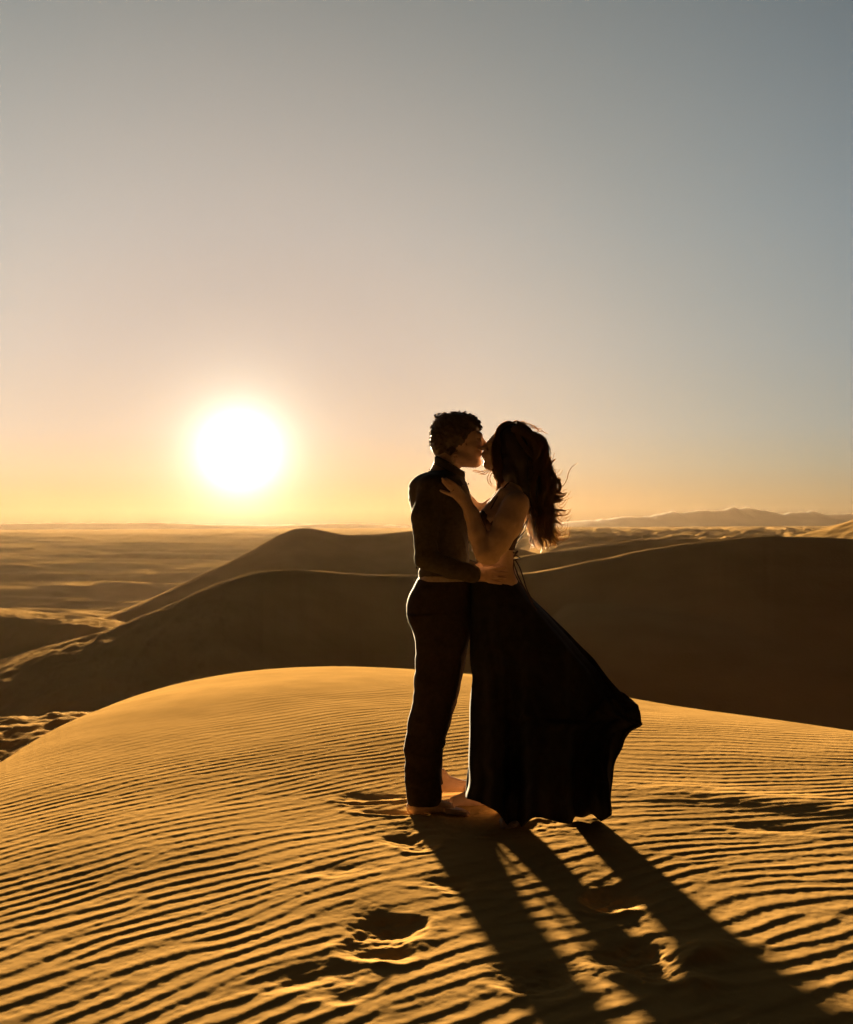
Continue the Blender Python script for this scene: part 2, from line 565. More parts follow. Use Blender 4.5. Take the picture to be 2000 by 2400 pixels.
MOUNT = noisy(material('mountain_rock_hazed', (0.2, 0.16, 0.13), 0.95), 0.01, (0.48, 0.38, 0.28), (0.56, 0.45, 0.34))  # rock colour lightened towards the sky, distance haze put into the base colour
range_mesh('hills', [(1020, 1084), (1120, 1074), (1200, 1068), (1285, 1061), (1330, 1060), (1375, 1052), (1405, 1050), (1440, 1049), (1470, 1049), (1490, 1045), (1508, 1042), (1520, 1044), (1533, 1042),
                     (1552, 1046), (1580, 1049), (1604, 1054), (1625, 1052), (1660, 1051), (1700, 1055), (1760, 1056), (1900, 1066), (2050, 1080)], 800, 70,
           'faint hazy mountain range on the right horizon', 5)
range_mesh('hills', [(-300, 1084), (-100, 1078), (0, 1076), (120, 1074), (250, 1073), (340, 1074), (430, 1077), (560, 1078), (700, 1075), (800, 1078), (900, 1086)], 820, 40,
           'very faint low hills on the left horizon', 9)

# ------------------------------------------------------------------ haze
def make_haze(density, g):
    bm = bmesh.new()
    bmesh.ops.create_cube(bm, size=1)
    me = bpy.data.meshes.new('haze'); bm.to_mesh(me); bm.free()
    o = bpy.data.objects.new('haze', me); C.objects.link(o)
    top, bot = 16.5, -14.0
    o.scale = (1900, 1900, top - bot); o.location = (0, 0, (top + bot) / 2)
    m = bpy.data.materials.new('haze'); m.use_nodes = True
    nt = m.node_tree; nt.nodes.remove(nt.nodes['Principled BSDF'])
    pv = nt.nodes.new('ShaderNodeVolumePrincipled')
    pv.inputs['Density'].default_value = density
    pv.inputs['Anisotropy'].default_value = g
    pv.inputs['Color'].default_value = (1.0, 0.74, 0.47, 1)
    nt.links.new(pv.outputs[0], nt.nodes['Material Output'].inputs['Volume'])
    me.materials.append(m)
    return tag(o, 'golden evening haze over the desert', kind='stuff')


make_haze(0.000034, 0.58)


# ================================================================== PEOPLE
P = at


class SDF:
    """solid modelled as a smooth union of round cones, ellipsoids and lofts, meshed with surface nets"""

    def __init__(s, lo, hi, h):
        s.lo = np.array(lo, float); s.h = h
        n = np.ceil((np.array(hi) - s.lo) / h).astype(int) + 1
        s.n = n
        s.ax = [s.lo[i] + h * np.arange(n[i]) for i in range(3)]
        s.D = np.full(n, 0.2, np.float32)

    def _win(s, lo, hi):
        sl = []
        for i in range(3):
            a = int(np.clip((lo[i] - s.lo[i]) / s.h, 0, s.n[i])); b = int(np.clip((hi[i] - s.lo[i]) / s.h + 2, 0, s.n[i]))
            sl.append(slice(a, b))
        X, Y, Z = np.meshgrid(s.ax[0][sl[0]], s.ax[1][sl[1]], s.ax[2][sl[2]], indexing='ij', sparse=True)
        return tuple(sl), X, Y, Z

    def put(s, sl, d, k, sub=False):
        A = s.D[sl]
        if A.size == 0: return
        if sub:
            hh = np.clip(0.5 - 0.5 * (A + d) / k, 0, 1)
            s.D[sl] = A * (1 - hh) + (-d) * hh + k * hh * (1 - hh)
            return
        if k <= 0:
            s.D[sl] = np.minimum(A, d); return
        hh = np.clip(0.5 + 0.5 * (A - d) / k, 0, 1)
        s.D[sl] = A * (1 - hh) + d * hh - k * hh * (1 - hh)

    def cone(s, a, b, ra, rb, k=0.012, sy=1.0, sub=False):
        a = np.array(a, float); b = np.array(b, float)
        m = max(ra, rb) * max(1, sy) + k + 0.03
        sl, X, Y, Z = s._win(np.minimum(a, b) - m, np.maximum(a, b) + m)
        yc = (a[1] + b[1]) / 2 if sy != 1 else 0
        f = lambda y: (y - yc) / sy + yc if sy != 1 else y
        A = np.array([a[0], f(a[1]), a[2]]); B = np.array([b[0], f(b[1]), b[2]])
        Yt = f(Y)
        d = B - A
        L2 = max((d ** 2).sum(), 1e-9)
        t = np.clip(((X - A[0]) * d[0] + (Yt - A[1]) * d[1] + (Z - A[2]) * d[2]) / L2, 0, 1)
        q = np.sqrt((X - A[0] - t * d[0]) ** 2 + (Yt - A[1] - t * d[1]) ** 2 + (Z - A[2] - t * d[2]) ** 2) - (ra + (rb - ra) * t)
        s.put(sl, q, k, sub)

    def chain(s, pts, rad, k=0.012, sy=1.0):
        for i in range(len(pts) - 1):
            s.cone(pts[i], pts[i + 1], rad[i], rad[i + 1], k, sy)

    def ell(s, c, r, tilt=0.0, k=0.012, sub=False, yaw=0.0):
        """ellipsoid, tilted in the x-z plane by tilt degrees (counter-clockwise seen from the camera)"""
        c = np.array(c, float); r = np.array(r, float)
        m = r.max() + k + 0.03
        sl, X, Y, Z = s._win(c - m, c + m)
        ct, st = math.cos(R(tilt)), math.sin(R(tilt))
        dx, dy, dz = X - c[0], Y - c[1], Z - c[2]
        if yaw:
            cy_, sy_ = math.cos(R(yaw)), math.sin(R(yaw))
            dx, dy = dx * cy_ + dy * sy_, -dx * sy_ + dy * cy_
        p = (dx * ct + dz * st) / r[0]; q = dy / r[1] + 0 * p; w = (-dx * st + dz * ct) / r[2]
        n0 = np.sqrt(p * p + q * q + w * w)
        n1 = np.sqrt((p / r[0]) ** 2 + (q / r[1]) ** 2 + (w / r[2]) ** 2)
        s.put(sl, n0 * (n0 - 1) / np.maximum(n1, 1e-6), k, sub)

    def loft(s, rows, k=0.015, ex=2.3, disp=None):
        """rows: (py, left px, right px, Y centre, half depth) top to bottom"""
        T = []
        for py, l, r, Yc, ry in rows:
            a, b = P(l, py, Yc), P(r, py, Yc)
            T.append(((a[2] + b[2]) / 2, (a[0] + b[0]) / 2, (b[0] - a[0]) / 2, Yc, ry))
        T = np.array(T)[::-1]
        zs = T[:, 0]
        g = lambda z, j: interp_smooth(z, T[:, [0, j]])
        m = 0.05
        lo = [(T[:, 1] - T[:, 2]).min() - m, (T[:, 3] - T[:, 4]).min() - m, zs[0] - m]
        hi = [(T[:, 1] + T[:, 2]).max() + m, (T[:, 3] + T[:, 4]).max() + m, zs[-1] + m]
        sl, X, Y, Z = s._win(lo, hi)
        cx, rx, cy, ry = g(Z, 1), np.maximum(g(Z, 2), 0.005), g(Z, 3), np.maximum(g(Z, 4), 0.005)
        q = (np.abs((X - cx) / rx) ** ex + np.abs((Y - cy) / ry) ** ex) ** (1 / ex)
        d = (q - 1) * np.minimum(rx, ry)
        if disp is not None: d = d + disp(X, Y, Z)
        cap = np.maximum(zs[0] - Z, Z - zs[-1])
        s.put(sl, np.maximum(d, cap), k)

    def mesh(s, name, mat, parent=None, smooth=1):
        D = s.D
        ins = D < 0
        nx, ny, nz = D.shape
        c = np.zeros((nx - 1, ny - 1, nz - 1), np.int8)
        for i in (0, 1):
            for j in (0, 1):
                for k in (0, 1):
                    c += ins[i:nx - 1 + i, j:ny - 1 + j, k:nz - 1 + k]
        act = (c > 0) & (c < 8)
        idx = np.argwhere(act)
        vid = np.full(act.shape, -1, np.int64); vid[act] = np.arange(len(idx))
        acc = np.zeros((len(idx), 3)); cnt = np.zeros(len(idx))
        cor = [(i, j, k) for i in (0, 1) for j in (0, 1) for k in (0, 1)]
        vals = {q: D[idx[:, 0] + q[0], idx[:, 1] + q[1], idx[:, 2] + q[2]] for q in cor}
        for q in cor:
            for a in range(3):
                if q[a]: continue
                w = list(q); w[a] = 1; w = tuple(w)
                v0, v1 = vals[q], vals[w]
                m = (v0 < 0) != (v1 < 0)
                t = np.where(m, v0 / np.where(m, v0 - v1, 1), 0)
                pt = np.array(q, float)[None, :] + np.eye(3)[a][None, :] * t[:, None]
                acc[m] += pt[m]; cnt[m] += 1
        V = s.lo + s.h * (idx + acc / cnt[:, None])
        F_ = []
        for a in range(3):
            b_, c_ = (a + 1) % 3, (a + 2) % 3
            sh = [slice(1, -1)] * 3
            s0 = [slice(None)] * 3; s1 = [slice(None)] * 3
            s0[a] = slice(0, -1); s1[a] = slice(1, None)
            E0, E1 = ins[tuple(s0)], ins[tuple(s1)]
            ed = np.argwhere(E0 != E1)
            ok = (ed[:, b_] > 0) & (ed[:, c_] > 0) & (ed[:, b_] < D.shape[b_] - 1) & (ed[:, c_] < D.shape[c_] - 1)
            ed = ed[ok]
            flip = ins[ed[:, 0], ed[:, 1], ed[:, 2]]
            q = []
            for db, dc in ((0, 0), (1, 0), (1, 1), (0, 1)):
                e = ed.copy(); e[:, b_] -= db; e[:, c_] -= dc
                q.append(vid[e[:, 0], e[:, 1], e[:, 2]])
            q = np.stack(q, 1)
            q[~flip] = q[~flip][:, ::-1]
            F_.append(q)
        Fc = np.concatenate(F_)
        Fc = Fc[(Fc >= 0).all(1)][:, ::-1]
        # keep the pieces that belong together, smooth a little
        for _ in range(smooth):
            nb = np.zeros_like(V); ct = np.zeros(len(V))
            for i in range(4):
                a_, b2 = Fc[:, i], Fc[:, (i + 1) % 4]
                np.add.at(nb, a_, V[b2]); np.add.at(nb, b2, V[a_])
                np.add.at(ct, a_, 1); np.add.at(ct, b2, 1)
            V = V * 0.5 + 0.5 * nb / np.maximum(ct, 1)[:, None]
        return mesh_np(name, V, Fc[:, ::-1], mat, parent)


def tubes(name, polys, radii, mat, parent, sides=3):
    """list of polylines (n,3) with radii (n,) -> one mesh"""
    VV, FF = [], []
    off = 0
    angs = np.arange(sides) / sides * 2 * math.pi
    for pl, rd in zip(polys, radii):
        pl = np.asarray(pl, float); n = len(pl)
        rd = np.broadcast_to(rd, (n,))
        T = np.gradient(pl, axis=0); T /= np.maximum(np.linalg.norm(T, axis=1), 1e-9)[:, None]
        ref = np.array([0.13, 0.95, 0.28])
        U = np.cross(T, ref); U /= np.maximum(np.linalg.norm(U, axis=1), 1e-6)[:, None]
        W = np.cross(T, U)
        ring = pl[:, None] + rd[:, None, None] * (np.cos(angs)[None, :, None] * U[:, None] + np.sin(angs)[None, :, None] * W[:, None])
        VV.append(ring.reshape(-1, 3))
        FF.append(grid_faces(n, sides, wrap=True) + off)
        off += n * sides
    return mesh_np(name, np.concatenate(VV), np.concatenate(FF), mat, parent)


def spline(pts, n):
    pts = np.asarray(pts, float)
    t = np.concatenate([[0], np.cumsum(np.maximum(np.linalg.norm(np.diff(pts, axis=0), axis=1), 1e-6))]); t /= t[-1]
    u = np.linspace(0, 1, n)
    return np.stack([interp_smooth(u, np.stack([t, pts[:, i]], 1)) for i in range(pts.shape[1])], 1)


SKIN_M = material('skin_warm', (0.40, 0.24, 0.14), 0.6, 0.25)
SKIN_W = material('skin_light', (0.44, 0.28, 0.17), 0.6, 0.25)
noisy(SKIN_M, 40, (0.37, 0.22, 0.125), (0.43, 0.26, 0.155), 0.15, 500, dist=0.0006)
noisy(SKIN_W, 40, (0.42, 0.265, 0.16), (0.47, 0.30, 0.185), 0.12, 500, dist=0.0006)


def cloth(name, c0, c1, rough, scale=60.0):
    m = material(name, c0, rough, 0.08)
    return noisy(m, scale, c0, c1, 0.5, 900, dist=0.0006)


SHIRT = cloth('shirt_brown_cotton', (0.042, 0.030, 0.016), (0.056, 0.040, 0.021), 0.9)
TROUS = cloth('trouser_cloth', (0.022, 0.013, 0.008), (0.030, 0.017, 0.010), 0.9)
BELT = cloth('belt_leather', (0.22, 0.15, 0.085), (0.27, 0.185, 0.105), 0.6)
TOPM = cloth('top_dark', (0.055, 0.03, 0.018), (0.075, 0.04, 0.022), 0.8)
GOLD = material('ring_gold', (0.8, 0.55, 0.25), 0.25, 0.5, Metallic=1.0)
SKIRT = cloth('skirt_black_crepe', (0.009, 0.007, 0.005), (0.015, 0.011, 0.008), 0.85, 25)


def hair_mat(name, c, tr, mix):
    m = bpy.data.materials.new(name); m.use_nodes = True
    nt = m.node_tree; b = nt.nodes['Principled BSDF']
    tc = nt.nodes.new('ShaderNodeTexCoord'); n = nt.nodes.new('ShaderNodeTexNoise'); n.inputs['Scale'].default_value = 90
    nt.links.new(tc.outputs['Object'], n.inputs['Vector'])
    r = nt.nodes.new('ShaderNodeValToRGB'); r.color_ramp.elements[0].color = (*[v * 0.6 for v in c], 1); r.color_ramp.elements[1].color = (*[v * 1.5 for v in c], 1)
    nt.links.new(n.outputs['Fac'], r.inputs[0]); nt.links.new(r.outputs[0], b.inputs['Base Color'])
    b.inputs['Roughness'].default_value = 0.42; b.inputs['Specular IOR Level'].default_value = 0.45
    t = nt.nodes.new('ShaderNodeBsdfTranslucent'); t.inputs[0].default_value = (*tr, 1)
    mx = nt.nodes.new('ShaderNodeMixShader'); mx.inputs[0].default_value = mix
    nt.links.new(b.outputs[0], mx.inputs[1]); nt.links.new(t.outputs[0], mx.inputs[2])
    nt.links.new(mx.outputs[0], nt.nodes['Material Output'].inputs[0])
    return m


HAIR_WS = hair_mat('hair_brunette_ends', (0.034, 0.017, 0.008), (0.80, 0.48, 0.17), 0.42)
HAIR_M = hair_mat('hair_dark_brown', (0.060, 0.032, 0.014), (0.30, 0.15, 0.05), 0.25)
HAIR_W = hair_mat('hair_brunette', (0.026, 0.013, 0.006), (0.60, 0.29, 0.08), 0.03)
rng = np.random.default_rng(12)


def n3(X, Y, Z, f, seed):
    return vnoise(X * f + 3.1 * np.sin(Z * f * .7), Z * f + Y * f * 0.63, seed)


def empty(name, loc):
    o = bpy.data.objects.new(name, None); C.objects.link(o)
    o.location = loc
    o.empty_display_size = 0.2
    return o


def attach(root):
    for o in list(C.objects):
        if o.parent == root:
            o.matrix_parent_inverse = Matrix.Translation(-root.location)


def finger(s, pts, r0, r1, k=0.003):
    n = len(pts)
    s.chain(pts, np.linspace(r0, r1, n), k)


# ---------------------------------------------------------------- the man
YM = 5.05
man = empty('person', P(880, 1655, YM))
tag(man, 'barefoot man in dark collared shirt and trousers with short hair, kissing the woman', 'person', 'kissing couple')

b = SDF([-0.17, 4.70, -0.03], [0.46, 5.40, 1.88], 0.0042)
# skull, brow, cheeks, jaw
b.ell(P(934, 896, YM), (0.100, 0.074, 0.098), -8)
b.ell(P(950, 905, YM), (0.086, 0.066, 0.090), -10, 0.02)
b.ell(P(966, 922, YM), (0.052, 0.054, 0.062), -10, 0.02)
b.cone(P(937, 938, YM - .052), P(974, 948, YM - .018), 0.024, 0.020, 0.02)
b.cone(P(937, 938, YM + .052), P(974, 948, YM + .018), 0.024, 0.020, 0.02)
b.ell(P(976, 949, YM), (0.027, 0.026, 0.021), 0, 0.015)
b.ell(P(955, 945, YM), (0.050, 0.045, 0.030), 0, 0.02)
b.cone(P(983, 893, YM - .035), P(983, 893, YM + .035), 0.016, 0.016, 0.012)      # brow
b.cone(P(986, 899, YM), P(998, 916, YM + .012), 0.010, 0.014, 0.008)              # nose
b.ell(P(995, 917, YM + .004), (0.012, 0.014, 0.009), 0, 0.006)
for sgn in (-1, 1):
    b.ell(P(981, 903, YM + sgn * .033), (0.014, 0.019, 0.012), -10, 0.006, sub=True)
    b.ell(P(978, 903, YM + sgn * .031), (0.013, 0.014, 0.012), -10, 0.003)
    b.cone(P(971, 914, YM + sgn * .040), P(964, 917, YM + sgn * .050), 0.016, 0.016, 0.015)   # cheekbone
b.cone(P(985, 928, YM - .018), P(985, 928, YM + .018), 0.0075, 0.0075, 0.006)
b.cone(P(984, 934, YM - .016), P(984, 934, YM + .016), 0.0080, 0.0080, 0.006)
# ears
for sgn in (-1, 1):
    ye = YM + sgn * .077
    b.chain([P(932, 950, ye), P(928, 941, ye + sgn * .008), P(931, 932, ye + sgn * .012), P(938, 931, ye + sgn * .010), P(941, 938, ye + sgn * .004)], [.006, .0055, .005, .005, .004], 0.003)
    b.ell(P(934, 942, ye), (0.010, 0.006, 0.017), -10, 0.006)
    b.ell(P(936, 940, ye + sgn * .008), (0.006, 0.006, 0.009), -10, 0.003, sub=True)
# neck, trunk (inside the clothes)
b.chain([P(927, 925, YM), P(918, 950, YM), P(902, 985, YM)], [.058, .056, .062], 0.02)
b.loft([(975, 868, 935, YM, .12), (1010, 850, 950, YM, .15), (1080, 856, 950, YM, .13), (1180, 872, 948, YM, .11), (1240, 860, 948, YM, .11), (1300, 870, 945, YM, .10)], .03)
# legs and feet
for yl, dx, fy in ((YM - .12, 0, 1659), (YM + .12, 16, 1612)):
    b.chain([P(900 + dx, 1290, YM + (yl - YM) * .6), P(893 + dx * .6, 1440, yl), P(866 + dx, 1520, yl), P(860 + dx, 1640 if dx == 0 else 1600, yl)], [.055, .050, .046, .036], 0.02)
def foot(s, hx, Yf, ln, yaw, z0=0.006):
    base = P(hx, 1650, Yf); x0 = base[0]
    cs, sn = math.cos(R(yaw)), math.sin(R(yaw))
    q = lambda a, l, z: np.array([x0 + a * cs - l * sn, Yf + a * sn + l * cs, z0 + z])
    s.cone(q(0.0, 0, .030), q(.03, 0, .085), .031, .034, .02)
    s.cone(q(0.01, 0, .028), q(ln * .62, .005, .026), .029, .024, .02, sy=1.25)
    s.cone(q(.03, 0, .065), q(ln * .55, 0, .030), .030, .022, .02)
    for i, (l, e, r) in enumerate(((-.034, .97, .0125), (-.013, 1.0, .0095), (.004, .97, .009), (.019, .93, .0085), (.033, .87, .008))):
        l = l * (1 if yaw >= 0 else 1)
        s.chain([q(ln * .60, l * .9, .020), q(ln * (e - .12), l, .018), q(ln * e - .012, l, .011)], [r * 1.3, r * 1.05, r], .003)
foot(b, 848, YM - .125, .262, -8, -.016)
foot(b, 890, YM + .165, .262, 4)
# right hand lying on her waist, left hand behind her back
def relaxed_hand(s, wrist, tipdir, updir, spread=.011, near=-1.0, scale=1.0, curl=.012):
    w = np.array(wrist); u = np.array(tipdir, float); u /= np.linalg.norm(u)
    v = np.array(updir, float); v -= u * (v @ u); v /= np.linalg.norm(v)
    nrm = np.cross(u, v)
    if nrm[1] * near < 0: nrm = -nrm                 # back of the hand
    q = lambda a, b_, c_: w + scale * (u * a + v * b_ + nrm * c_)
    s.cone(q(.0, .0, 0), q(.045, 0, .002), .026 * scale, .024 * scale, .015)
    s.ell(q(.055, 0, 0), (0.001, 0.001, 0.001), 0, .001)
    for b_ in (-.024, -.008, .008, .024):
        s.cone(q(.015, b_ * .6, 0), q(.088, b_, .002), .016 * scale, .0115 * scale, .010)
    L = (.062, .080, .086, .074)
    for i, b_ in enumerate((-.0285, -.0095, .0095, .0275)):
        sp = b_ * spread * 30
        l = L[i]
        s.chain([q(.085, b_, .002), q(.085 + l * .42, b_ + sp * .35, .003), q(.085 + l * .74, b_ + sp * .6, -.004), q(.085 + l, b_ + sp * .8, -curl)],
                [.0100 * scale, .0090 * scale, .0082 * scale, .0070 * scale], .0025)
    s.chain([q(.020, .026, -.006), q(.052, .050, -.012), q(.080, .060, -.016), q(.098, .064, -.018)], [.014 * scale, .012 * scale, .0105 * scale, .008 * scale], .006)

wr = P(966, 1176, 4.80)
b.chain([P(876, 1150, 4.84), P(920, 1166, 4.81), wr], [.040, .036, .027], .015)
relaxed_hand(b, wr, P(1045, 1181, 4.83) - wr, (0, 0, 1), near=-1, scale=0.98)
wl = P(985, 1172, 5.16)
b.chain([P(900, 1140, 5.26), P(950, 1160, 5.22), wl], [.040, .036, .027], .015)
relaxed_hand(b, wl, P(1062, 1168, 5.06) - wl, (0, 0, 1), near=1, scale=0.98)
mb = b.mesh('body', SKIN_M, man)

# shirt
def folds(a, f, seed, sx=1.0, sz=1.0):
    return lambda X, Y, Z: -a * (1 - 2 * np.abs(vnoise(X * f * sx + Z * f * .5 + Y * f * .8, Z * f * sz - X * f * .35, seed))) * 0.6
s = SDF([-0.17, 4.70, 0.96], [0.32, 5.40, 1.66], 0.0045)
s.loft([(966, 880, 932, YM, .06), (973, 862, 940, YM, .13), (985, 846, 952, YM, .175), (1002, 840, 960, YM, .19), (1025, 839, 964, YM, .19),
        (1060, 846, 962, YM, .175), (1085, 848, 961, YM, .17), (1130, 853, 962, YM, .165), (1160, 858, 962, YM, .162), (1182, 858, 962, YM, .160), (1192, 862, 962, YM, .158)],
       0.02, 2.4, folds(.006, 9, 101, 1.0, .8))
for sgn, ex_, ey in ((-1, 874, 4.835), (1, 898, 5.27)):
    yk = YM + sgn * .20
    s.chain([P(888, 1003, YM + sgn * .165), P(872, 1060, yk), P(ex_, 1142, ey)], [.064, .057, .052], .03)
s.chain([P(874, 1146, 4.835), P(925, 1166, 4.81), P(968, 1177, 4.80)], [.050, .043, .038], .015)
s.chain([P(898, 1142, 5.27), P(945, 1160, 5.23), P(982, 1171, 5.165)], [.050, .043, .038], .015)
s.cone(P(958, 1174, 4.802), P(969, 1177, 4.80), .041, .041, .004)     # cuff
s.cone(P(857, 1140, 4.9), P(855, 1166, 4.92), .006, .004, .004)         # creased cloth at the back
X, Y, Z = np.meshgrid(*s.ax, indexing='ij', sparse=True)
armf = 0.0016 * vnoise(Z * 26 + X * 12, Y * 14 + X * 7, 140) + 0.0022 * vnoise(X * 30 - Z * 44, Y * 24 + Z * 20, 141)
s.D += armf.astype(np.float32)
for i in range(8):                                                     # button placket bulges at the front edge
    s.ell(P(961.5 - .0 * i, 992 + i * 24, YM), (.004, .006, .006), 0, .003)
s.mesh('shirt', SHIRT, man)
# collar: a folded band, high at the nape, open at the throat
def collar():
    V = []
    n, m = 64, 7
    for j in range(m):
        t = j / (m - 1)
        row = []
        for i in range(n):
            a = math.radians(-158 + 316 * i / (n - 1)) + math.pi     # opening at the throat (+x)
            ca, sa = math.cos(a), math.sin(a)
            front = (ca + 1) / 2                                     # 0 nape, 1 throat
            px_ = 921 + 27 * ca + (3 if t > .5 else 0) * ca
            rad = .060 + (0.016 * math.sin(t * math.pi) if t < .5 else .016 + .010 * (t - .5) * 2)
            pyt = 935 + 30 * front ** 1.2                            # top edge
            h = (0 if t < .5 else 1)
            up = math.sin(t * math.pi)
            py_ = pyt + 17 * (1 - up) + (6 * front if t > .5 else 0) * (t - .5) * 2
            row.append(P(px_ + (6 * front ** 6 if t > .6 else 0), py_, YM + rad * sa * 1.08))
        V.append(row)
    V = np.array(V).reshape(-1, 3)
    o = mesh_np('collar', V, grid_faces(m, n), SHIRT, man)
    md = o.modifiers.new('thick', 'SOLIDIFY'); md.thickness = .003; md.offset = 0
    return o
collar()

# trousers
t_ = SDF([-0.18, 4.80, 0.0], [0.27, 5.34, 1.12], 0.005)
wr_ = lambda a, f, sd: (lambda X, Y, Z: a * vnoise(Z * f + X * f * .3, Y * f * .5 + X * f * .2, sd) + a * .6 * vnoise(Z * f * 2.3, X * f * 1.5, sd + 1))
t_.loft([(1186, 856, 965, YM, .155), (1205, 846, 967, YM, .165), (1235, 835, 968, YM, .175), (1268, 838, 967, YM, .178), (1300, 849, 963, YM, .175), (1330, 856, 955, YM, .15)], .03, 2.4, wr_(.003, 14, 150))
t_.loft([(1262, 839, 958, YM - .085, .085), (1300, 851, 955, YM - .095, .088), (1340, 852, 950, YM - .105, .088), (1400, 850, 940, YM - .11, .084), (1450, 843, 930, YM - .115, .080),
         (1500, 832, 918, YM - .12, .078), (1540, 829, 910, YM - .12, .076), (1590, 830, 905, YM - .12, .074), (1620, 833, 907, YM - .12, .073), (1648, 839, 905, YM - .12, .072)], .025, 2.4, wr_(.0045, 16, 151))
t_.loft([(1262, 846, 967, YM + .085, .085), (1300, 856, 964, YM + .095, .088), (1340, 858, 957, YM + .105, .088), (1400, 856, 946, YM + .11, .084), (1450, 850, 935, YM + .12, .080),
         (1500, 840, 919, YM + .13, .078), (1540, 838, 909, YM + .14, .076), (1580, 838, 908, YM + .15, .074), (1606, 840, 909, YM + .16, .072)], .025, 2.4, wr_(.0045, 16, 152))
t_.mesh('trousers', TROUS, man)
bl = SDF([-0.12, 4.82, 0.95], [0.27, 5.28, 1.12], 0.004)
bl.loft([(1178, 859.5, 966, YM, .166), (1190, 857.5, 967, YM, .168)], .001, 2.4)
bl.mesh('belt', BELT, man)

# short hair swept up in the wind
h = SDF([-0.04, 4.92, 1.50], [0.34, 5.18, 1.90], 0.004)
h.ell(P(931, 892, YM), (0.109, 0.084, 0.104), -8, .01)
h.ell(P(905, 912, YM), (0.045, 0.066, 0.062), 0, .02)
h.ell(P(962, 868, YM), (0.060, 0.062, 0.038), -32, .015)
h.ell(P(925, 928, YM), (0.034, 0.075, 0.030), 0, .01)
X, Y, Z = np.meshgrid(*h.ax, indexing='ij', sparse=True)
# cut away the face and the ears
h.ell(P(1000, 921, YM), (0.088, 0.12, 0.074), -20, .010, sub=True)
h.ell(P(970, 952, YM), (0.075, 0.12, 0.046), -5, .010, sub=True)
h.ell(P(937, 944, YM - .085), (0.018, 0.022, 0.026), 0, .006, sub=True)
h.ell(P(937, 944, YM + .085), (0.018, 0.022, 0.026), 0, .006, sub=True)
h.D += (0.0030 * vnoise(X * 70 + Z * 30, Z * 60 + Y * 60, 160) + 0 * X).astype(np.float32)
cap = h.mesh('hair', HAIR_M, man)
Vc = np.empty(len(cap.data.vertices) * 3, np.float32); cap.data.vertices.foreach_get('co', Vc); Vc = Vc.reshape(-1, 3)
Nc = np.empty(len(cap.data.vertices) * 3, np.float32); cap.data.vertices.foreach_get('normal', Nc); Nc = Nc.reshape(-1, 3)
hc = P(931, 892, YM)
pick = rng.choice(len(Vc), 680)
polys, rads = [], []
for i in pick:                                          # short tousled locks, each a bunch of hairs that meet at its tip
    p, n = Vc[i], Nc[i]
    rel = (p - hc)
    if rel[0] > .06 and rel[2] < .02: continue
    if n[2] < -.4: continue
    top = max(0, rel[2] / .10)
    ln = .005 + .009 * top ** 1.5 * rng.random() + .004 * rng.random()
    sw = np.array([.9 if rel[0] > -.03 else -.2, 0, -.15])
    d = n * .55 + sw * (.3 + .5 * top) + rng.normal(0, .30, 3)
    d /= np.linalg.norm(d)
    tip = p + d * ln + np.array([0, 0, -.25 * ln])
    for _ in range(9):
        q0 = p + rng.normal(0, .0045, 3) - n * .004
        t = np.linspace(0, 1, 6)[:, None]
        polys.append(q0 + (tip + rng.normal(0, .0012, 3) - q0) * t + n * ln * .25 * np.sin(t * math.pi))
        rads.append(.0013 * (1 - .7 * t[:, 0]))
# the tuft standing up at the crown
for k in range(15):
    a = P(893 + 26 * rng.random() ** 1.3, 866 - 14 * rng.random(), YM + rng.normal(0, .03))
    tip = a + np.array([.012 + .03 * rng.random(), rng.normal(0, .006), .012 + .020 * rng.random()])
    t = np.linspace(0, 1, 6)[:, None]
    for _ in range(14):
        a2 = a + rng.normal(0, .0035, 3)
        polys.append(a2 + (tip + rng.normal(0, .0012, 3) - a2) * t + np.array([-.010, 0, 0.0]) * np.sin(t * math.pi))
        rads.append(.0013 * (1 - .75 * t[:, 0]))
tubes('hair_strands', polys, rads, HAIR_M, man)
attach(man)

# ---------------------------------------------------------------- the woman
YW = 4.97
wom = empty('person', P(1010, 1650, YW))
tag(wom, 'woman with long wavy hair in long black windblown skirt, hand on the man\'s chest', 'person', 'kissing couple')
w = SDF([0.0, 4.58, -0.03], [0.60, 5.34, 1.80], 0.004)
HY = YW + .045                                   # her head is turned to meet his
w.ell(P(1050, 915, HY), (0.094, 0.070, 0.092), 24)
w.ell(P(1030, 922, HY), (0.074, 0.060, 0.078), 24, .02)
w.ell(P(1012, 934, HY), (0.050, 0.046, 0.050), 24, .02)
w.cone(P(1046, 942, HY - .046), P(1004, 954, HY - .012), .021, .015, .02)
w.cone(P(1046, 942, HY + .046), P(1004, 954, HY + .012), .021, .015, .02)
w.ell(P(1001, 953, HY), (0.022, 0.020, 0.018), 20, .012)
w.ell(P(1018, 951, HY), (0.040, 0.040, 0.026), 10, .02)
w.cone(P(1005, 908, HY - .030), P(1005, 908, HY + .030), .011, .011, .010)
w.cone(P(1003, 911, HY - .004), P(988, 920, HY - .022), .0080, .0100, .008)
w.ell(P(985, 921, HY - .024), (0.010, 0.011, 0.008), 20, .005)
for sgn in (-1, 1):
    w.ell(P(1004, 919, HY + sgn * .030), (0.013, 0.017, 0.010), 25, .006, sub=True)
    w.ell(P(1007, 919, HY + sgn * .028), (0.012, 0.013, 0.011), 25, .003)
    w.cone(P(1009, 931, HY + sgn * .034), P(1018, 932, HY + sgn * .044), .014, .014, .014)
w.cone(P(990, 931, HY - .015), P(990, 931, HY + .015), .0068, .0068, .006)
w.cone(P(992, 936, HY - .014), P(992, 936, HY + .014), .0075, .0075, .006)
for sgn in (-1, 1):
    w.ell(P(1049, 937, HY + sgn * .072), (0.009, 0.006, 0.016), 15, .005)
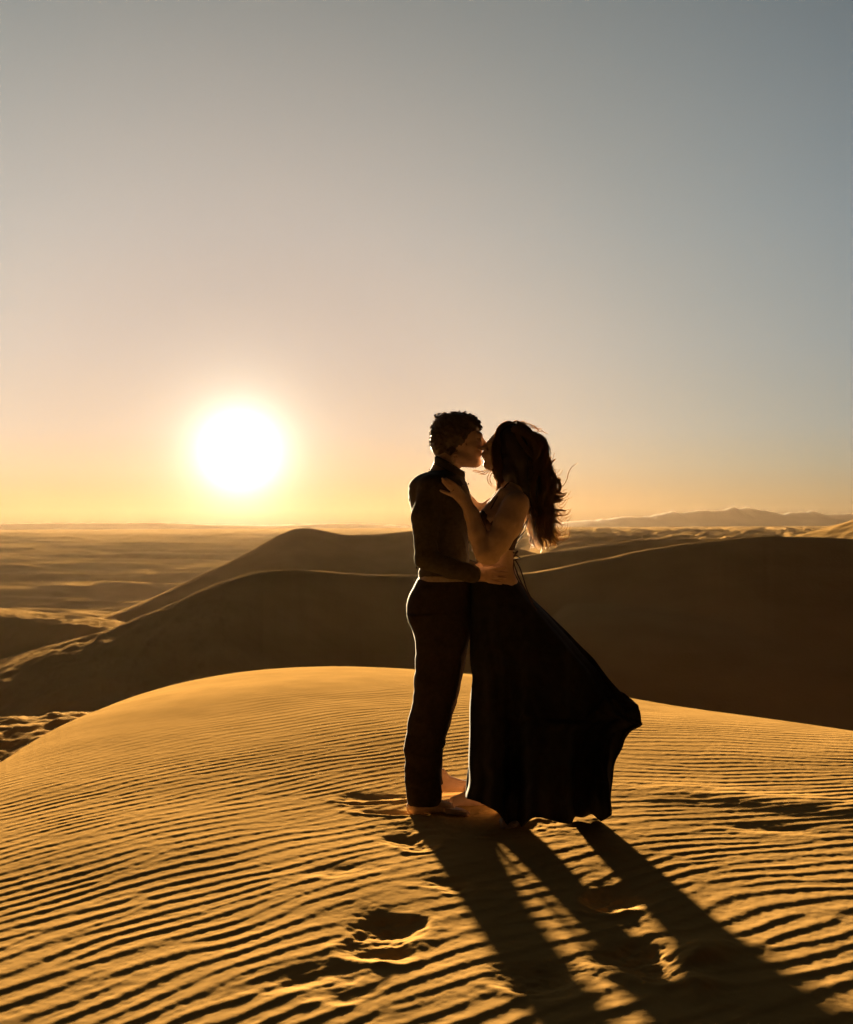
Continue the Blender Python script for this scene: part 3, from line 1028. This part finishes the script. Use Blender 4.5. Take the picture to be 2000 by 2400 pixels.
# neck and shoulders
w.chain([P(1042, 950, HY), P(1044, 975, YW + .02), P(1050, 1006, YW)], [.044, .043, .050], .02)
w.cone(P(1050, 1012, YW - .04), P(1062, 1030, YW - .150), .034, .048, .03)
w.cone(P(1050, 1012, YW + .04), P(1050, 1030, YW + .150), .034, .048, .03)
w.loft([(1012, 1022, 1070, YW, .09), (1035, 1004, 1076, YW, .145), (1060, 992, 1072, YW, .150), (1085, 990, 1066, YW, .140), (1120, 990, 1056, YW, .120), (1150, 984, 1054, YW, .112),
        (1175, 976, 1058, YW, .116), (1192, 972, 1062, YW, .118), (1215, 980, 1062, YW, .105), (1260, 990, 1070, YW, .10), (1300, 995, 1060, YW, .09)], .02)
w.ell(P(1003, 1072, YW - .065), (.060, .058, .058), 0, .03)
w.ell(P(1003, 1072, YW + .065), (.060, .058, .058), 0, .03)
w.cone(P(1030, 1010, YW - .09), P(1006, 1050, YW - .05), .020, .030, .03)
w.cone(P(1026, 1010, YW + .09), P(1003, 1050, YW + .05), .020, .030, .03)
# near arm: shoulder, elbow, hand on his chest
sh_, el, wv = P(1056, 1040, YW - .165), P(1006, 1134, YW - .235), P(957, 1032, 4.795)
w.chain([sh_, P(1042, 1075, YW - .195), P(1022, 1110, YW - .22), el], [.062, .062, .053, .046], .02)
w.chain([P(993, 1135, YW - .235), P(980, 1095, 4.76), P(968, 1055, 4.785), wv], [.043, .040, .032, .025], .015)
w.cone(P(1000, 1144, YW - .235), P(1008, 1142, YW - .235), .030, .030, .02)
def chest_hand(s, w0):
    tip = P(912, 981, 4.815)
    u = tip - w0; L = np.linalg.norm(u); u /= L
    v = np.array([-u[2], 0, u[0]]); v /= np.linalg.norm(v)
    if v[2] > 0: v = -v                                # v points down-left: towards the little finger
    nn = np.array([0, -1.0, 0])
    q = lambda a, b_, c_: w0 + u * a + v * b_ + nn * c_
    for b_ in (-.019, -.006, .007, .019):
        s.cone(q(.0, b_ * .6, 0), q(.074, b_, .004), .0155, .0105, .009)
    F4 = [(-.0195, .072, 0.000, .0078), (-.0065, .082, .0035, .0080), (.0065, .072, .0045, .0078)]
    for b_, l, sp, r in F4:
        s.chain([q(.072, b_, .005), q(.072 + l * .42, b_ * .9 + .003 + sp, .007), q(.072 + l * .75, b_ * .72 + .005 + sp, .002), q(.072 + l, b_ * .55 + .007 + sp, -.006)], [r * 1.12, r, r * .92, r * .76], .002)
    s.chain([q(.064, .022, .004), q(.088, .034, .005), q(.106, .043, .001), q(.120, .049, -.005)], [.0088, .0078, .0072, .0058], .002)
    s.chain([q(.012, -.020, -.010), q(.040, -.036, -.016), q(.066, -.040, -.020)], [.013, .011, .008], .005)
    return q
qh = chest_hand(w, wv)
# far arm round his shoulder
w.chain([P(1046, 1034, YW + .16), P(1012, 1040, YW + .20), P(982, 1052, YW + .24), P(950, 1015, YW + .27), P(925, 995, YW + .28)], [.046, .042, .036, .026, .022], .02)
relaxed_hand(w, P(925, 995, YW + .28), P(890, 975, YW + .22) - P(925, 995, YW + .28), (0, 0, 1), near=1, scale=.88)
# legs and bare feet under the skirt
for sgn, hx in ((-1, 1034), (1, 974)):
    yl = YW + sgn * .09
    w.chain([P(1025, 1290, YW + sgn * .06), P(hx + (3 if sgn < 0 else 20), 1470, yl), P(hx + 6, 1640, yl)], [.060, .046, .034], .02)
def wfoot(s, hx, Yf, ln, yaw):
    foot(s, hx, Yf, -ln if False else ln, yaw)
foot(w, 1038, YW - .10, .235, 272, -.018)
foot(w, 988, YW + .10, .215, 190, -.024)
w.mesh('body', SKIN_W, wom)

# halter top with crossed strings at the back
tp = SDF([0.16, 4.70, 1.10], [0.58, 5.24, 1.56], 0.004)
tp.loft([(1052, 1000, 1052, YW, .090), (1066, 990, 1068, YW, .142), (1085, 987, 1068, YW, .146), (1110, 988, 1060, YW, .130), (1128, 989, 1055, YW, .122)], .02)
tp.ell(P(1002, 1073, YW - .065), (.066, .062, .062), 0, .02)
tp.ell(P(1002, 1073, YW + .065), (.066, .062, .062), 0, .02)
tp.ell(P(1062, 1045, YW), (.075, .20, .085), 25, .015, sub=True)
tp.D += (0.0018 * vnoise(tp.ax[0][:, None, None] * 60, tp.ax[2][None, None, :] * 40 + tp.ax[1][None, :, None] * 50, 170)).astype(np.float32)
tp.mesh('top', TOPM, wom)
st = lambda pts, r, n=24, name='strap': tubes(name, [spline(pts, n)], [r], TOPM, wom, sides=6)
st([P(1003, 1052, YW - .098), P(1016, 1026, YW - .108), P(1032, 1003, YW - .075), P(1044, 990, YW - .040), P(1060, 990, YW)], .0028)
st([P(996, 1050, YW + .070), P(1008, 1024, YW + .090), P(1024, 1003, YW + .075), P(1040, 990, YW + .045), P(1060, 990, YW)], .0028)
tubes('lace', [spline(q, 26) for q in (
    [P(1080, 1068, YW - .10), P(1070, 1088, YW - .115), P(1056, 1108, YW - .10), P(1048, 1128, YW - .06)],
    [P(1083, 1062, YW - .02), P(1074, 1092, YW - .04), P(1060, 1106, YW - .06), P(1044, 1124, YW - .02)],
    [P(1070, 1100, YW + .02), P(1062, 1112, YW - .02), P(1055, 1118, YW - .05), P(1050, 1135, YW - .05)],
    [P(1046, 1128, YW - .07), P(1056, 1134, YW - .06), P(1062, 1130, YW - .05), P(1054, 1140, YW - .05), P(1040, 1148, YW - .05)],
    [P(1048, 1146, YW - .06), P(1060, 1140, YW - .04), P(1066, 1144, YW - .05), P(1052, 1150, YW - .05)],
    [P(1052, 1146, YW - .05), P(1058, 1168, YW - .06), P(1068, 1192, YW - .07), P(1080, 1214, YW - .08), P(1093, 1240, YW - .09), P(1101, 1252, YW - .09)],
    [P(1056, 1146, YW - .04), P(1066, 1164, YW - .05), P(1073, 1184, YW - .06), P(1079, 1204, YW - .07), P(1094, 1236, YW - .08)],
    [P(1052, 1150, YW - .05), P(1055, 1172, YW - .08), P(1064, 1192, YW - .10), P(1076, 1206, YW - .10)],
)], [.0030, .0026, .0026, .0032, .0032, .0034, .0030, .0024], TOPM, wom, sides=5)
# ring
ang_ = np.linspace(0, 2 * math.pi, 25)
rc = qh(.082, .010, .007)
tubes('ring', [np.array([rc + np.array([.0095 * math.cos(a) * .7, .0095 * math.sin(a), .0095 * math.cos(a) * .7]) for a in ang_])], [.0014], GOLD, wom, sides=6)

# ---------------------------------------------------------------- skirt, blown out to the right
LT = np.array([(1193, 966), (1215, 967), (1290, 966), (1320, 965), (1370, 967), (1388, 970), (1410, 968), (1440, 965), (1500, 964), (1560, 962), (1610, 962), (1632, 956), (1650, 955), (1720, 953)], float)
RT = np.array([(1193, 1064), (1217, 1081), (1242, 1103), (1262, 1122), (1285, 1143), (1310, 1166), (1345, 1196), (1375, 1223), (1405, 1243), (1430, 1261), (1455, 1281), (1470, 1292), (1479, 1304),
               (1484, 1317), (1489, 1313), (1497, 1297), (1510, 1285), (1535, 1275), (1560, 1262), (1600, 1256), (1640, 1252), (1668, 1254), (1700, 1246)], float)
def hem_py(px_):
    H = np.array([(940, 1632), (955, 1637), (975, 1643), (1000, 1655), (1020, 1668), (1040, 1692), (1055, 1703), (1063, 1703), (1073, 1694), (1088, 1679), (1105, 1677), (1125, 1682), (1145, 1687),
                  (1165, 1690), (1185, 1692), (1215, 1690), (1235, 1681), (1250, 1668), (1262, 1652), (1330, 1600)], float)
    return interp_smooth(px_, H)
NT, NS = 300, 230
SV = np.zeros((NS, NT, 3))
th = np.linspace(0, 2 * math.pi, NT, endpoint=False)
ct, st_ = np.cos(th), np.sin(th)
for i in range(NS):
    sI = i / (NS - 1)
    py0 = 1193 + (1705 - 1193) * sI
    l = float(interp_smooth(np.array([py0]), LT)[0]); r = float(interp_smooth(np.array([py0]), RT)[0])
    if i == 0: prev = None
    # depth of the billow: round at the hips, opening to a sail below
    dn = float(np.interp(sI, [0, .12, .3, .6, 1], [.128, .165, .19, .235, .285]))
    df = float(np.interp(sI, [0, .12, .3, .6, 1], [.128, .155, .17, .19, .21]))
    yc = YW + .012 - .02 * sI
    cx = (l + r) / 2; hw = (r - l) / 2
    ex = 2.0 + .25 * sI
    ux = np.sign(ct) * np.abs(ct) ** (2 / ex)
    px_ = cx + hw * ux
    # thin trailing edge: the sail narrows towards the right
    tail = np.clip((px_ - 1075) / 200, 0, 1)
    bulge = sstep(1062, 1085, px_) * (1 - sstep(1160, 1178, px_))
    bulge2 = sstep(984, 1008, px_) * (1 - sstep(1030, 1046, px_))
    dep = np.where(st_ < 0, dn, df) * (1 - .55 * tail * (1 - .4 * (st_ < 0))) + (st_ < 0) * sI ** 2 * (.32 * bulge + .24 * bulge2)
    prof = np.sign(st_) * np.abs(st_) ** (2 / ex)
    amp = (.002 + .026 * sI ** 1.3) * (np.abs(st_) ** .7)
    fold = amp * (np.sin(th * 11 + 2.2 * sI + 1.4 * np.sin(th * 3)) * .6 + .5 * np.sin(th * 19 - 3 * sI) + .35 * vnoise(th * 7, np.full_like(th, sI * 3), 180))
    Yv = yc + dep * prof + fold - sI ** 2.5 * .50 * sstep(1206, 1246, px_) * np.where(st_ > 0, 1, 1 - .75 * np.abs(prof))
    hem = hem_py(px_)
    # rows are squeezed so that the last one lands on the hem
    pyv = 1193 + (hem - 1193) * sI + np.where(st_ > 0, 0, 0)
    # evaluate the outline at the true height of each vertex
    l2 = interp_smooth(pyv, LT); r2 = interp_smooth(pyv, RT)
    px2 = (l2 + r2) / 2 + (r2 - l2) / 2 * ux
    d = (px2 * 8 / 7 - 1000) / F, -(pyv * 8 / 7 - 1200) / F
    dirs = (_R3 @ np.stack([d[0], d[1], -np.ones(NT)]))
    dirs = dirs / dirs[1]
    nearY = Yv
    pts = np.stack([dirs[0] * Yv, Yv, ZC + dirs[2] * Yv], 1)
    # the far side hangs at its own height, not the near side's
    ref = P(1050, 1000, YW)
    SV[i] = pts
# far half: same heights above ground as the silhouette middle plane so nothing floats or digs in
gzv = h_front(SV[..., 0], SV[..., 1])
zmin = gzv + .012
hemz = SV[-1, :, 2]
for j in range(NT):
    z0 = SV[0, j, 2]
    target = hemz[j]
    if st_[j] > 0.0:                                   # far side hangs higher, clear of the sand
        wgt = float(sstep(0.02, .32, st_[j]))
        target = hemz[j] * (1 - wgt) + wgt * (.16 + .03 * math.sin(th[j] * 3.0 + 1.0))
    lo_ = gzv[-1, j] + .010
    target = max(target, lo_)
    k = (z0 - target) / max(z0 - hemz[j], 1e-3)
    SV[:, j, 2] = z0 - (z0 - SV[:, j, 2]) * k
sk = mesh_np('skirt', SV.reshape(-1, 3), grid_faces(NS, NT, wrap=True), SKIRT, wom)
md = sk.modifiers.new('thick', 'SOLIDIFY'); md.thickness = .0025; md.offset = -1

# ---------------------------------------------------------------- her hair
hm = SDF([0.16, 4.82, 1.10], [0.74, 5.24, 1.86], 0.005)
hm.ell(P(1054, 914, HY), (0.100, 0.083, 0.104), 24, .01)
hm.ell(P(1062, 935, HY), (0.088, 0.082, 0.095), 10, .03)
hm.chain([P(1066, 950, HY), P(1085, 985, HY), P(1102, 1030, HY - .01), P(1108, 1070, HY - .01), P(1108, 1095, HY - .01)], [.085, .075, .050, .034, .018], .03)
hm.chain([P(1040, 945, HY - .055), P(1046, 972, HY - .06), P(1060, 1000, HY - .06)], [.028, .036, .026], .02)
hm.ell(P(985, 930, HY), (0.060, 0.085, 0.075), 24, .010, sub=True)
hm.D += (0.005 * vnoise(hm.ax[0][:, None, None] * 40 + hm.ax[2][None, None, :] * 12, hm.ax[1][None, :, None] * 60, 190)).astype(np.float32)
hm.mesh('hair', HAIR_W, wom)

# locks: (waypoints in picture units + depth, clump radius start/end, strands, curl amplitude, curl turns)
Hh = HY
LOCKS = []
def lock(pts, r0, r1, n, curl=.006, turns=3.0, rad=.0010):
    LOCKS.append((pts, r0, r1, n, curl, turns, rad))
main = [(1092, 1062), (1100, 1098), (1108, 1120), (1113, 1134)]
for k in range(54):                                     # the long mass falling down her back
    yy_ = Hh + rng.normal(0, .040)
    x0 = 1040 + 56 * rng.random(); 
    u_ = rng.random()
    ex = 1090 + 50 * u_; ey = 1100 + 36 * rng.random() - 14 * abs(u_ - .45)
    m1 = 1072 + 52 * u_
    lock([(1046 + 20 * rng.random(), 872 + 10 * rng.random(), yy_), (x0 + 22, 905, yy_ + rng.normal(0, .01)), (m1 + 4, 958, yy_), (m1 + 12 + 6 * rng.normal(), 1010, yy_), (m1 + 10 + 6 * rng.normal(), 1055, yy_ + rng.normal(0, .01)), (ex, ey, yy_)],
         .012, .007, 42, .008 + .006 * rng.random(), 2.2 + 1.6 * rng.random(), .0011)
TUFT = [  # flying ends on the windward side
    [(1112, 935), (1122, 948), (1128, 960)], [(1115, 945), (1132, 968), (1141, 983), (1137, 1000), (1128, 1006)],
    [(1120, 962), (1138, 978), (1148, 992), (1146, 1008), (1136, 1012), (1132, 1002)], [(1118, 975), (1134, 992), (1144, 1006), (1156, 1012), (1163, 1010)],
    [(1115, 990), (1130, 1008), (1144, 1018), (1158, 1017), (1164, 1012)], [(1118, 1000), (1134, 1016), (1148, 1024), (1159, 1022)], [(1112, 1010), (1128, 1022), (1142, 1029), (1154, 1029)],
    [(1108, 1015), (1124, 1034), (1140, 1044), (1152, 1046), (1162, 1049)], [(1112, 1025), (1126, 1042), (1136, 1054), (1148, 1058), (1158, 1059)],
    [(1108, 1035), (1122, 1052), (1132, 1066), (1145, 1073), (1155, 1077)], [(1106, 1045), (1120, 1062), (1130, 1080), (1142, 1092), (1152, 1100)],
    [(1104, 1050), (1118, 1074), (1128, 1092), (1138, 1104), (1146, 1112)], [(1100, 1060), (1114, 1088), (1126, 1108), (1140, 1118)],
    [(1118, 968), (1124, 956), (1129, 944), (1131, 936)], [(1120, 972), (1128, 958), (1134, 946), (1138, 940)],
    [(1122, 980), (1136, 990), (1150, 986), (1142, 978)], [(1098, 1062), (1104, 1092), (1112, 1120), (1108, 1134)], [(1094, 1066), (1096, 1094), (1094, 1116), (1098, 1124)],
    [(1100, 1066), (1112, 1098), (1122, 1118), (1120, 1130)], [(1106, 1070), (1120, 1096), (1130, 1112), (1128, 1124)], [(1104, 1076), (1124, 1100), (1138, 1110), (1143, 1122)],
    [(1094, 1072), (1092, 1092), (1087, 1108), (1090, 1117)],
]
for tf in TUFT:
    yy_ = Hh + rng.normal(0, .03)
    lock([(x, y, yy_ + rng.normal(0, .006)) for x, y in tf], .0095, .0026, 60, .0026, 1.5, .0011)
    lock([(x - 3 + 2 * rng.random(), y + rng.normal(0, 4), yy_ + rng.normal(0, .02)) for x, y in tf[:-1]] , .010, .005, 30, .004, 2, .0010)
# single long hair and small wisps
lock([(1133, 998, Hh), (1146, 1001, Hh), (1155, 996, Hh), (1163, 984, Hh), (1167, 968, Hh), (1176, 955, Hh), (1188, 949, Hh)], .0016, .0006, 6, .0003, 1, .0011)
lock([(1108, 915, Hh), (1118, 913, Hh), (1128, 917, Hh)], .002, .002, 4, .001, 1, .0006)
for tf in ([(1010, 958), (998, 963), (988, 967), (974, 964), (962, 962)], [(1012, 962), (1000, 965), (992, 971), (980, 968), (968, 966)], [(1014, 964), (1003, 966), (996, 972), (986, 973), (978, 974)],
           [(1018, 964), (1006, 968), (1001, 980), (1003, 992), (1010, 998), (1019, 999)], [(1018, 966), (1008, 972), (1005, 984), (1009, 994), (1018, 1000)]):
    lock([(x, y, HY - .03) for x, y in tf], .0022, .0010, 9, .001, 1, .0007)
for k in range(17):                                     # hair falling past her temple and cheek on the near side
    u_ = rng.random(); yk = HY - .066 - .012 * rng.random()
    lock([(1046 - 8 * u_, 868, HY - .02), (1026 - 4 * u_, 880, HY - .05), (1016 + 6 * u_, 902, yk), (1011 + 16 * u_, 928, yk - .006), (1012 + 20 * u_, 950, yk), (1018 + 22 * u_, 972, yk), (1024 + 24 * u_, 996, yk + .01)], .010, .007, 34, .004, 2.5, .0011)
for k in range(14):                                     # curls lit from behind at her throat
    x0 = 1013 + 15 * rng.random()
    yk = HY - .035 + .02 * rng.normal()
    lock([(x0, 958, yk), (x0 - 2 + 5 * rng.random(), 972, yk), (x0 + 3 + 3 * rng.random(), 985, yk), (x0 + 2 + 6 * rng.random(), 998, yk), (x0 + 10 * rng.random(), 1010, yk)], .005, .003, 26, .0050, 3.5, .0009)
for k in range(10):                                     # loose hair round the forehead and crown
    yy_ = Hh + rng.normal(0, .03)
    lock([(1062 - 8 * rng.random(), 870, yy_), (1040 + 4 * rng.random(), 864 + 3 * rng.random(), yy_), (1026 + 3 * rng.random(), 872, yy_), (1017 + 3 * rng.random(), 888, yy_), (1008 + 4 * rng.random(), 902, yy_), (1010 + 8 * rng.random(), 930, yy_)], .004, .003, 22, .002, 2, .0008)
for k in range(6):
    yy_ = Hh + rng.normal(0, .03)
    lock([(1045 + 8 * rng.random(), 870, yy_), (1056, 864 + 2 * rng.random(), yy_), (1070, 868, yy_), (1088, 880, yy_)], .003, .003, 12, .002, 2, .0007)
for k in range(16):                                     # strands along the back of the head
    yy_ = Hh + rng.normal(0, .035)
    o_ = rng.normal(0, 1.5)
    lock([(1060, 869 + o_, yy_), (1085, 880 + o_, yy_), (1101, 902 + o_, yy_), (1111, 925 + o_, yy_), (1121, 950 + o_, yy_), (1130, 975 + 3 * o_, yy_)], .004, .005, 20, .002, 2, .0009)
for k in range(70):                                     # fine flyaway hair on the windward edge and crown
    u_ = rng.random(); yy_ = Hh + rng.normal(0, .04)
    if u_ < .3:
        a_ = (1056 + 50 * rng.random(), 868 + 22 * rng.random() ** 2)
        a_ = (a_[0], 866 + max(0, a_[0] - 1066) ** 1.25 * .22)
        q_ = [(a_[0] - 8, a_[1] + 6), a_, (a_[0] + 7 + 5 * rng.random(), a_[1] - 3 + 4 * rng.random()), (a_[0] + 14 + 10 * rng.random(), a_[1] + 1 + 9 * rng.random())]
    else:
        t0 = rng.random()
        ex_ = 1108 + 30 * min(1, t0 * 2); ey_ = 930 + 175 * t0
        dx_ = 10 + 22 * rng.random(); dy_ = 6 + 14 * rng.random()
        q_ = [(ex_ - 12, ey_ - 14), (ex_ + 2, ey_), (ex_ + dx_ * .5, ey_ + dy_), (ex_ + dx_ * .9, ey_ + dy_ * (1 - .9 * rng.random())), (ex_ + dx_ * 1.15, ey_ + dy_ * (.9 - 1.8 * rng.random()))]
    lock([(x, y, yy_) for x, y in q_], .0012, .0010, 3, .0005, 1, .0007)
polys, rads = [], []
for pts, r0, r1, n, curl, turns, rad in LOCKS:
    G = spline([P(*p) for p in pts], 24)
    t = np.linspace(0, 1, 24)
    T = np.gradient(G, axis=0); T /= np.linalg.norm(T, axis=1)[:, None]
    U = np.cross(T, [0, 1, 0]); U /= np.maximum(np.linalg.norm(U, axis=1), 1e-6)[:, None]
    W = np.cross(T, U)
    ph0 = rng.random() * 6.3
    for i in range(n):
        a, rr_ = rng.random() * 6.3, math.sqrt(rng.random())
        cr = (r0 + (r1 - r0) * t) * rr_
        cut = 0.72 + .28 * rng.random() if n > 5 else 1.0
        tt = t * cut
        g = np.stack([np.interp(tt, t, G[:, c]) for c in range(3)], 1)
        cph = ph0 + turns * 6.283 * tt + .5 * rng.normal()
        ca = curl * np.minimum(1, tt * 2.5) * (1 + .3 * rng.normal())
        off = (np.cos(a) * cr + ca * np.cos(cph))[:, None] * U + (np.sin(a) * cr + ca * np.sin(cph))[:, None] * W
        polys.append(g + off + rng.normal(0, .0015) * t[:, None] ** 2)
        rads.append(rad * (1 - .55 * t))
tubes('hair_strands', polys, rads, HAIR_WS, wom)
attach(wom)
